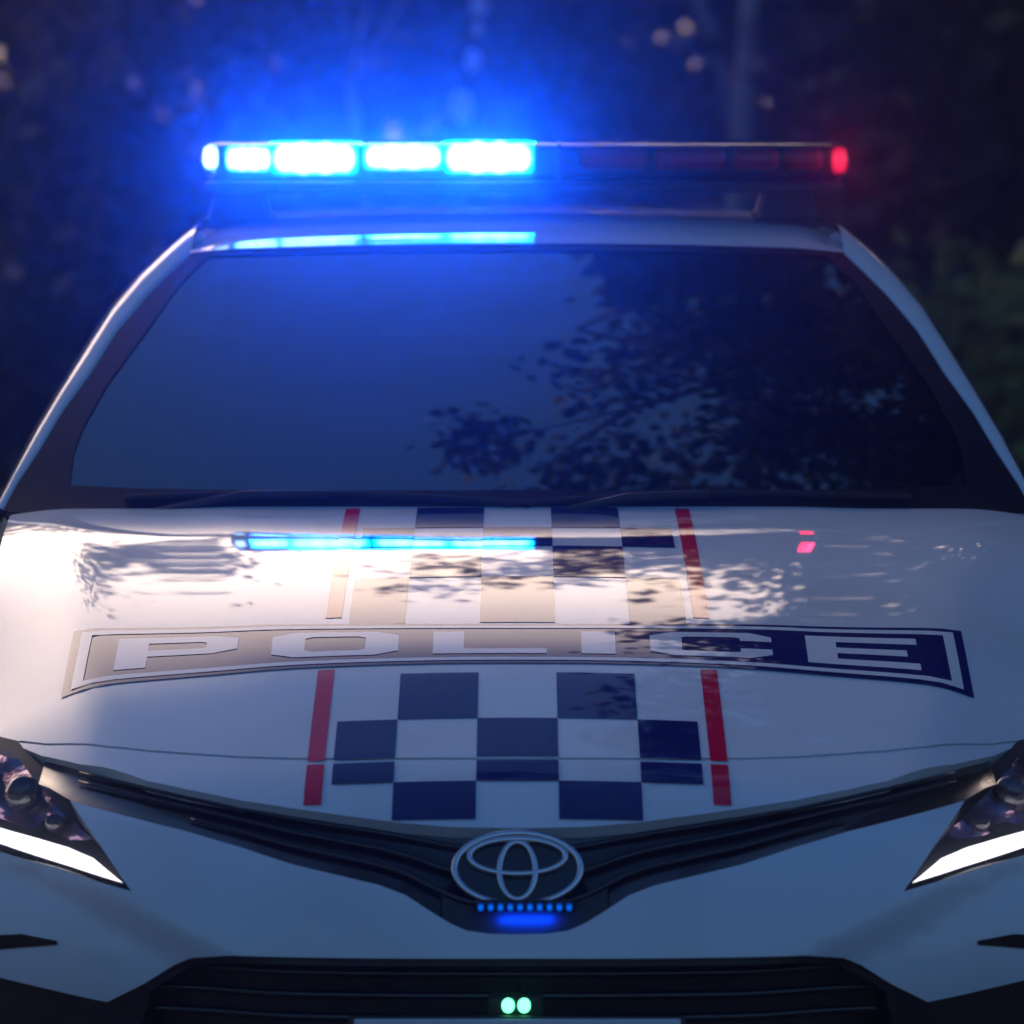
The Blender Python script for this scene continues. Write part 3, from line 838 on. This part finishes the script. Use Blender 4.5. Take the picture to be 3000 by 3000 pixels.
def rail(y):           # roof side line, x > 0 side as positive x
    return Vector((np.interp(y, [2.16, 2.5, 2.9, 3.3, 3.6, 4.3], [.566, .574, .576, .566, .556, .64]), y, np.interp(y, [2.16, 2.5, 2.9, 3.3, 3.6, 4.3], [1.352, 1.362, 1.366, 1.358, 1.318, 1.07])))
def belt_z(y): return np.interp(y, [1.4, 2.0, 3.0, 4.3, 4.9], [.975, .965, .975, 1.03, 1.03])
def wid_y(y):  # half width of the body
    return np.interp(y, [.42, .5, .65, .9, 1.3, 2.2, 3.2, 4.0, 4.5, 4.75, 4.9], [.885, .905, .918, .922, .92, .915, .918, .915, .89, .83, .70])
for sgn in (-1, 1):
    inn = [hW(u, v) for u, v in g_left]; outp = []
    for (u, v) in p_out:
        p = hW(u, v); p = p + Vector((0, .02, -.004)); outp.append(p)
    def curve(pts, t):
        n = len(pts) - 1; i = min(n - 1, int(t * n)); f = t * n - i
        return pts[i].lerp(pts[i + 1], f)
    rows = []
    for i in range(33):
        t = i / 32; a = curve(inn, t); b = curve(outp, t); m_ = a.lerp(b, .5) + Vector((-.003, -.006, .006))
        c = b + Vector((-.010, .03, -.016)); d = b + Vector((.004, .075, -.03)); z_ = a + Vector((.006, .014, -.010))
        rows.append([Vector((q.x * -sgn, q.y, q.z)) for q in (z_, a, a.lerp(m_, .5), m_, m_.lerp(b, .5) + Vector((-.001, -.002, .002)), b, c, d)])
    part(grid_obj('windscreen_pillar', rows, M['paint'], None))
    # rubber seal between pillar and side glass
    part(tube('pillar_trim', [Vector((q.x * -sgn, q.y + .018, q.z - .008)) for q in [curve(outp, i / 20) + Vector((-.008, .01, -.006)) for i in range(21)]], .006, M['rubber'], None, 6))

# ---- body sides, doors, glass
def top_x(y):
    if y < 1.44: return np.interp(y, [.42, .58, .8, 1.1, 1.44], [.745, .763, .784, .799, .807])
    return np.interp(y, [1.44, 1.8, 2.4, 4.0, 4.6, 4.9], [.81, .845, .855, .84, .80, .66])
def top_z(y):
    if y < 1.44: return H(top_x(y), y) - .004
    return belt_z(y) if y > 1.6 else lerp(H(.807, 1.44) - .004, belt_z(1.6), (y - 1.44) / .16)
def side_map(y, q):
    z = .2 + q * (top_z(y) - .2); wv = wid_y(y)
    x = wv - .06 * (q - .5) ** 2 * 2 - (wv - .03 - top_x(y)) * sstep(.72, 1.0, q) ** 1.2
    x = x + .008 * math.exp(-((q - .72) / .05) ** 2)
    return (x, y, z)
def q_of(y, z): return (z - .2) / (top_z(y) - .2)
def arch(cy, r=.365, n=16, a0=0, a1=PI):
    return [(cy + r * math.cos(lerp(a0, a1, i / n)), .33 + r * math.sin(lerp(a0, a1, i / n))) for i in range(n + 1)]
def yq(l): return [(y, q_of(y, z)) for y, z in l]
def top_line(y0, y1, n=12): return [(lerp(y0, y1, i / n), 1.0) for i in range(n + 1)]
WF, WR = .96, 3.78
fender = top_line(1.52, .43) + [(.43, .0)] + [(WF - .365, 0)] + yq(arch(WF, a0=PI, a1=0)) + [(WF + .365, 0), (1.50, 0)]
doorf = top_line(2.58, 1.525) + [(1.505, 0.06), (2.58, 0.06)]
doorr = top_line(3.55, 2.585) + [(2.585, 0.06), (3.28, 0.06)] + yq([(3.36, .48), (3.50, .70)])
quart = top_line(4.86, 3.555) + yq([(3.505, .70), (3.365, .48), (3.30, .30)]) + [(3.29, 0)] + [(WR - .365, 0)] + yq(arch(WR, a0=PI, a1=0)) + [(WR + .365, 0), (4.86, 0)]
sill = [(1.5, 0.0), (3.29, 0.0), (3.29, .055), (1.5, .055)]
def glassmap(y, t):
    b = Vector((top_x(y) - .005, y, top_z(y)))
    if y < 2.16:
        f = (y - 1.46) / (2.16 - 1.46); r_ = Vector((lerp(.815, .566, f), y, lerp(.99, 1.352, f)))
    else: r_ = rail(y)
    return b.lerp(r_, t)
for sgn in (-1, 1):
    fl = (lambda f: (lambda a, b: (lambda p: (p[0] * sgn, p[1], p[2]))(f(a, b))))
    sm, gm = fl(side_map), fl(glassmap)
    ov = (sgn, 0, 0)
    part(patch('fender', [fender], sm, .05, M['paint'], None, ov, rim=.02))
    d1 = part(patch('door', [doorf], sm, .06, M['paint'], None, ov, rim=.02))
    d2 = part(patch('door', [doorr], sm, .06, M['paint'], None, ov, rim=.02))
    part(patch('quarter_panel', [quart], sm, .06, M['paint'], None, ov, rim=.02))
    part(patch('sill', [sill], sm, .08, M['paint'], None, ov, rim=.02))
    def upper(y0, y1, n=10): return [(lerp(y0, y1, i / n), 1.0) for i in range(n + 1)]
    f_out = [(1.56, 0), (2.57, 0)] + upper(2.57, 1.70) 
    f_in = [(1.70, .05), (2.50, .05), (2.50, .93), (2.2, .93), (1.84, .86)]
    part(patch('window_frame', [f_out, f_in], gm, .06, M['paint'], None, ov, off=.001), d1)
    part(patch('window', [f_in], gm, .06, M['glass'], None, ov, off=-.004), d1)
    r_out = [(2.575, 0), (3.60, 0)] + upper(3.60, 2.575); r_in = [(2.64, .05), (3.48, .05), (3.42, .90), (2.64, .93)]
    part(patch('window_frame', [r_out, r_in], gm, .06, M['gloss_black'], None, ov, off=.001), d2)
    part(patch('window', [r_in], gm, .06, M['glass'], None, ov, off=-.004), d2)
    part(patch('rear_pillar', [[(3.605, 0), (4.28, 0), (4.28, 1), (3.605, 1)]], gm, .06, M['paint'], None, ov))
    for dy, dd in ((2.40, d1), (3.36, d2)):
        p = Vector(sm(dy, .82)); part(box('handle', p + Vector((-.01, -.09, -.012)), p + Vector((.022, .09, .014)), M['paint'], None, .008), dd)
    # door mirror
    me_ = part(empty('door_mirror'))
    p = Vector((sgn * 1.00, 1.86, 1.02))
    part(box('shell', p + Vector((-.10, -.05, -.065)), p + Vector((.10, .07, .075)), M['paint'], None, .045, 4), me_)
    part(box('mirror_glass', p + Vector((-.085, .068, -.05)), p + Vector((.085, .076, .06)), M['chrome'], None, .003), me_)
    part(tube('arm', [p + Vector((-sgn * .04, 0, -.05)), Vector((sgn * .83, 1.86, .955))], .018, M['black'], None, 8), me_)
    # wheels
    for cy in (WF, WR):
        wh = part(empty('wheel'))
        x0 = sgn * .79
        part(lathe('tyre', [(x0 - sgn * .1, .22), (x0 - sgn * .1, .30), (x0 - sgn * .075, .332), (x0 + sgn * .075, .332), (x0 + sgn * .1, .30), (x0 + sgn * .1, .22), (x0 - sgn * .1, .22)], M['rubber'], None, 48, loc=(0, cy, .33)), wh)
        part(lathe('rim', [(x0 - sgn * .08, .22), (x0 + sgn * .09, .225), (x0 + sgn * .07, .19), (x0 - sgn * .02, .17), (x0 - sgn * .02, .02)], M['alloy'], None, 48, loc=(0, cy, .33)), wh)
        for k in range(5):
            a = 2 * PI * k / 5
            part(tube('spoke', [(x0 + sgn * .05, cy, .33), (x0 + sgn * .075, cy + .2 * math.cos(a), .33 + .2 * math.sin(a))], [.034, .022], M['alloy'], None, 8), wh)
        part(lathe('hub', [(x0 - sgn * .02, .05), (x0 + sgn * .07, .045), (x0 + sgn * .08, .001)], M['alloy'], None, 20, loc=(0, cy, .33)), wh)
# ---- rear of the car (out of the photograph, kept simple but complete)
part(grid_obj('rear_window', [[(lerp(-1, 1, i / 16) * lerp(.53, .62, j / 8), lerp(3.63, 4.27, j / 8) - .04 * (lerp(-1, 1, i / 16)) ** 2, lerp(1.352, 1.075, j / 8) + .02 * math.sin(PI * j / 8)) for i in range(17)] for j in range(9)], M['glass'], None))
part(grid_obj('boot_lid', [[(lerp(-1, 1, i / 16) * lerp(.80, .68, j / 8), lerp(4.26, 4.86, j / 8), lerp(1.072, 1.03, j / 8) - .04 * (lerp(-1, 1, i / 16)) ** 2) for i in range(17)] for j in range(9)], M['paint'], None))
part(grid_obj('rear_bumper', [[(lerp(-1, 1, i / 20) * .80, 4.90 - .10 * (lerp(-1, 1, i / 20)) ** 4 - .03 * (j / 8) ** 3, lerp(.2, 1.0, j / 8)) for i in range(21)] for j in range(9)], M['paint'], None))
for sgn in (-1, 1):
    part(box('tail_light', (sgn * .58 - .16, 4.84, .82), (sgn * .58 + .16, 4.91, .95), M['lens_red'], None, .02))
part(box('underbody', (-.74, .35, .17), (.74, 4.75, .24), M['black'], None, .02))
part(box('engine_bay', (-.66, .45, .25), (.66, 1.30, .66), M['black'], None, .02))
# ---- cabin
cab = part(empty('cabin'))
part(box('dashboard', (-.76, 1.46, .62), (.76, 1.98, .955), M['interior'], None, .05, 4, lambda c: (c.x, c.y, c.z + (-.0 if c.y < 1.7 else .015))), cab)
part(box('floor', (-.74, 1.3, .24), (.74, 4.2, .30), M['interior'], None, .01), cab)
part(box('cowl', (-.74, 1.26, .80), (.74, 1.50, .945), M['black'], None, .02), cab)
part(box('rear_seat', (-.62, 3.35, .3), (.62, 3.95, 1.0), M['seat'], None, .08, 4, lambda c: (c.x, c.y + (.12 if c.z > .6 else 0), c.z)), cab)
part(box('parcel_shelf', (-.7, 3.9, .9), (.7, 4.3, .98), M['interior'], None, .02), cab)
for sx in (-.37, .37):
    part(box('seat_base', (sx - .25, 2.15, .3), (sx + .25, 2.65, .56), M['seat'], None, .07, 4), cab)
    part(box('seat_back', (sx - .24, 2.58, .5), (sx + .24, 2.74, 1.08), M['seat'], None, .07, 4, lambda c: (c.x, c.y + .18 * (c.z - .5), c.z)), cab)
    part(box('headrest', (sx - .12, 2.70, 1.10), (sx + .12, 2.80, 1.27), M['seat'], None, .04, 4), cab)
wc = Vector((-.37, 2.02, .93)); wa, wb = Vector((1, 0, 0)), Vector((0, .42, .9))
part(tube('steering_wheel', [wc + (wa * math.cos(t) + wb * math.sin(t)) * .185 for t in [2 * PI * k / 32 for k in range(33)]], .015, M['interior'], None, 8), cab)
part(tube('steering_column', [wc, wc + Vector((0, -.3, -.12))], .04, M['interior'], None, 10), cab)
mp = Vector((0, W(0, 1.33) + .045, 1.285))
part(box('rear_view_mirror', mp + Vector((-.12, -.015, -.032)), mp + Vector((.12, .015, .032)), M['black'], None, .012, 3), cab)
part(box('mirror_stalk', mp + Vector((-.015, .0, .02)), mp + Vector((.015, .10, .045)), M['frit'], None, .006, 3), cab)
# ---- wipers
for x0, x1 in ((-.62, .02), (-.02, .62)):
    wp = part(empty('wiper'))
    pts = [Vector((lerp(x0, x1, i / 10), W(lerp(x0, x1, i / 10), 1.004 + .012 * math.sin(PI * i / 10)) - .018, 1.004 + .012 * math.sin(PI * i / 10))) for i in range(11)]
    part(tube('blade', pts, .006, M['rubber'], None, 6), wp)
    part(tube('arm', [pts[0] + Vector((0, -.03, -.03)), pts[3] + Vector((0, -.014, .0)), pts[5] + Vector((0, -.010, 0))], .008, M['black'], None, 6), wp)

# ---- light bar
bar = part(empty('light_bar'))
YB = 2.45; YF, YR = 2.335, 2.565
zt, zl = at_y(1516, 412, YF + .03).z, at_y(1516, 530, YF).z
xl, xr = at_y(572, 470, YF).x, at_y(2500, 470, YF).x
def bx_at(u, v): return at_y(u, v, YF)
def bar_shell(name, x0, x1, z0, z1, mat, grow=0.0, round0=False, round1=False, n=14):
    prof = []
    hy, hz = (YR - YF) / 2 + grow, (z1 - z0) / 2 + grow; cz = (z0 + z1) / 2
    for k in range(28):
        t = 2 * PI * k / 28; c, s = math.cos(t), math.sin(t)
        prof.append((hy * math.copysign(abs(c) ** .45, c), hz * math.copysign(abs(s) ** .55, s)))
    rows = []
    for i in range(n + 1):
        f = i / n; x = lerp(x0, x1, f); sc_ = 1.0
        if round0: sc_ = min(sc_, math.sqrt(max(.001, 1 - max(0, 1 - (x - x0) / .03) ** 2)))
        if round1: sc_ = min(sc_, math.sqrt(max(.001, 1 - max(0, 1 - (x1 - x) / .03) ** 2)))
        rows.append([(x, YB + a * (.55 + .45 * sc_), cz + b * sc_) for a, b in prof])
    return part(grid_obj(name, rows, mat, None, closed_u=True), bar)
xm = bx_at(1640, 470).x
bar_shell('blue_lens', xl, xm - .002, zl, zt, M['lens_blue'], round0=True, n=48)
bar_shell('red_lens', xm, xr, zl, zt, M['lens_red'], round1=True, n=48)
base = part(box('bar_base', (xl + .012, YF + .006, zl - .020), (xr - .012, YR - .006, zl - .001), M['black'], None, .007, 3), bar)
part(box('circuit_tray', (xl + .03, YB - .045, zl + .004), (xr - .03, YB + .045, zt - .012), M['black'], None, .004), bar)
part(box('lens_divider', (xm - .006, YF + .01, zl), (xm + .004, YR - .01, zt - .004), M['black'], None, .003), bar)
def led(u0, u1, v0, v1, mat, y=None, face=-1):
    y = YF + .052 if y is None else y
    a, b = bx_at(u0, v1), bx_at(u1, v0)
    o = part(box('led_module', (a.x, y, a.z), (b.x, y + .03, b.z), mat, None, .016, 4), bar)
    return a, b, y
def throw(a, b, y, face, energy, colr, spread=60):
    ld = bpy.data.lights.new('bar_light', 'AREA'); ld.shape = 'RECTANGLE'; ld.size = abs(b.x - a.x); ld.size_y = abs(b.z - a.z)
    ld.energy = energy * .03; ld.color = colr; ld.spread = R(spread)
    lo = bpy.data.objects.new('bar_light', ld); col.objects.link(lo)
    lo.location = ((a.x + b.x) / 2, y, (a.z + b.z) / 2); lo.rotation_euler = (face * PI / 2, 0, 0)
    part(lo, bar)
BLUE = (.0, .13, 1.0)
for u0, u1, v0, v1, e_ in ((650, 792, 424, 506, 1.0), (784, 1048, 411, 516, 1.6), (1056, 1300, 416, 502, 1.4), (1294, 1568, 409, 514, 2.2)):
    a, b, y = led(u0, u1, v0, v1, M['led_blue'])
    throw(a, b, y - .004, -1, e_ * 5, BLUE)
    throw(a, b, YR - .012, 1, e_ * 8, BLUE)
led(585, 632, 422, 500, M['led_blue'])
for u0, u1 in ((1700, 1900), (1920, 2130), (2150, 2290), (2305, 2420)):
    led(u0, u1, 432, 500, M['led_off'])
a, b, y = led(2440, 2488, 428, 508, M['led_red'], y=YF + .012)
throw(a, b, y - .004, -1, .35, (1, .03, .12), 120)
for u in (690, 2315):
    for yy in (YF + .065, YR - .04):
        p = at_y(u, 560, YF); x = p.x * 1.0; zr = roof_map(x, yy)[2]
        part(box('foot', (x - .034, yy - .025, zr - .004), (x + .034, yy + .025, zl - .012), M['black'], None, .006, 2, lambda c, x=x: (x + (c.x - x) * (1 + .5 * (zl - c.z) / .06), c.y, c.z)), bar)
        part(box('foot_pad', (x - .060, yy - .032, zr - .006), (x + .060, yy + .032, zr + .010), M['rubber'], None, .004), bar)

# ------------------------------------------------------------------ haze volume added to spread a lens-like bloom around the light bar
hz = box('haze', (-70, -45, -1.2), (70, 60, 14.5), None, None, 0)
m, n, l, o = new_mat('glow_haze')
pv = n.new('ShaderNodeVolumePrincipled')
pv.inputs['Color'].default_value = (.85, .88, 1.0, 1); pv.inputs['Density'].default_value = .010; pv.inputs['Anisotropy'].default_value = .975
l.new(pv.outputs[0], o.inputs['Volume'])
hz.data.materials.append(m)
tag(hz, 'thin haze added to spread the glow of the light bar', 'haze', kind='stuff')
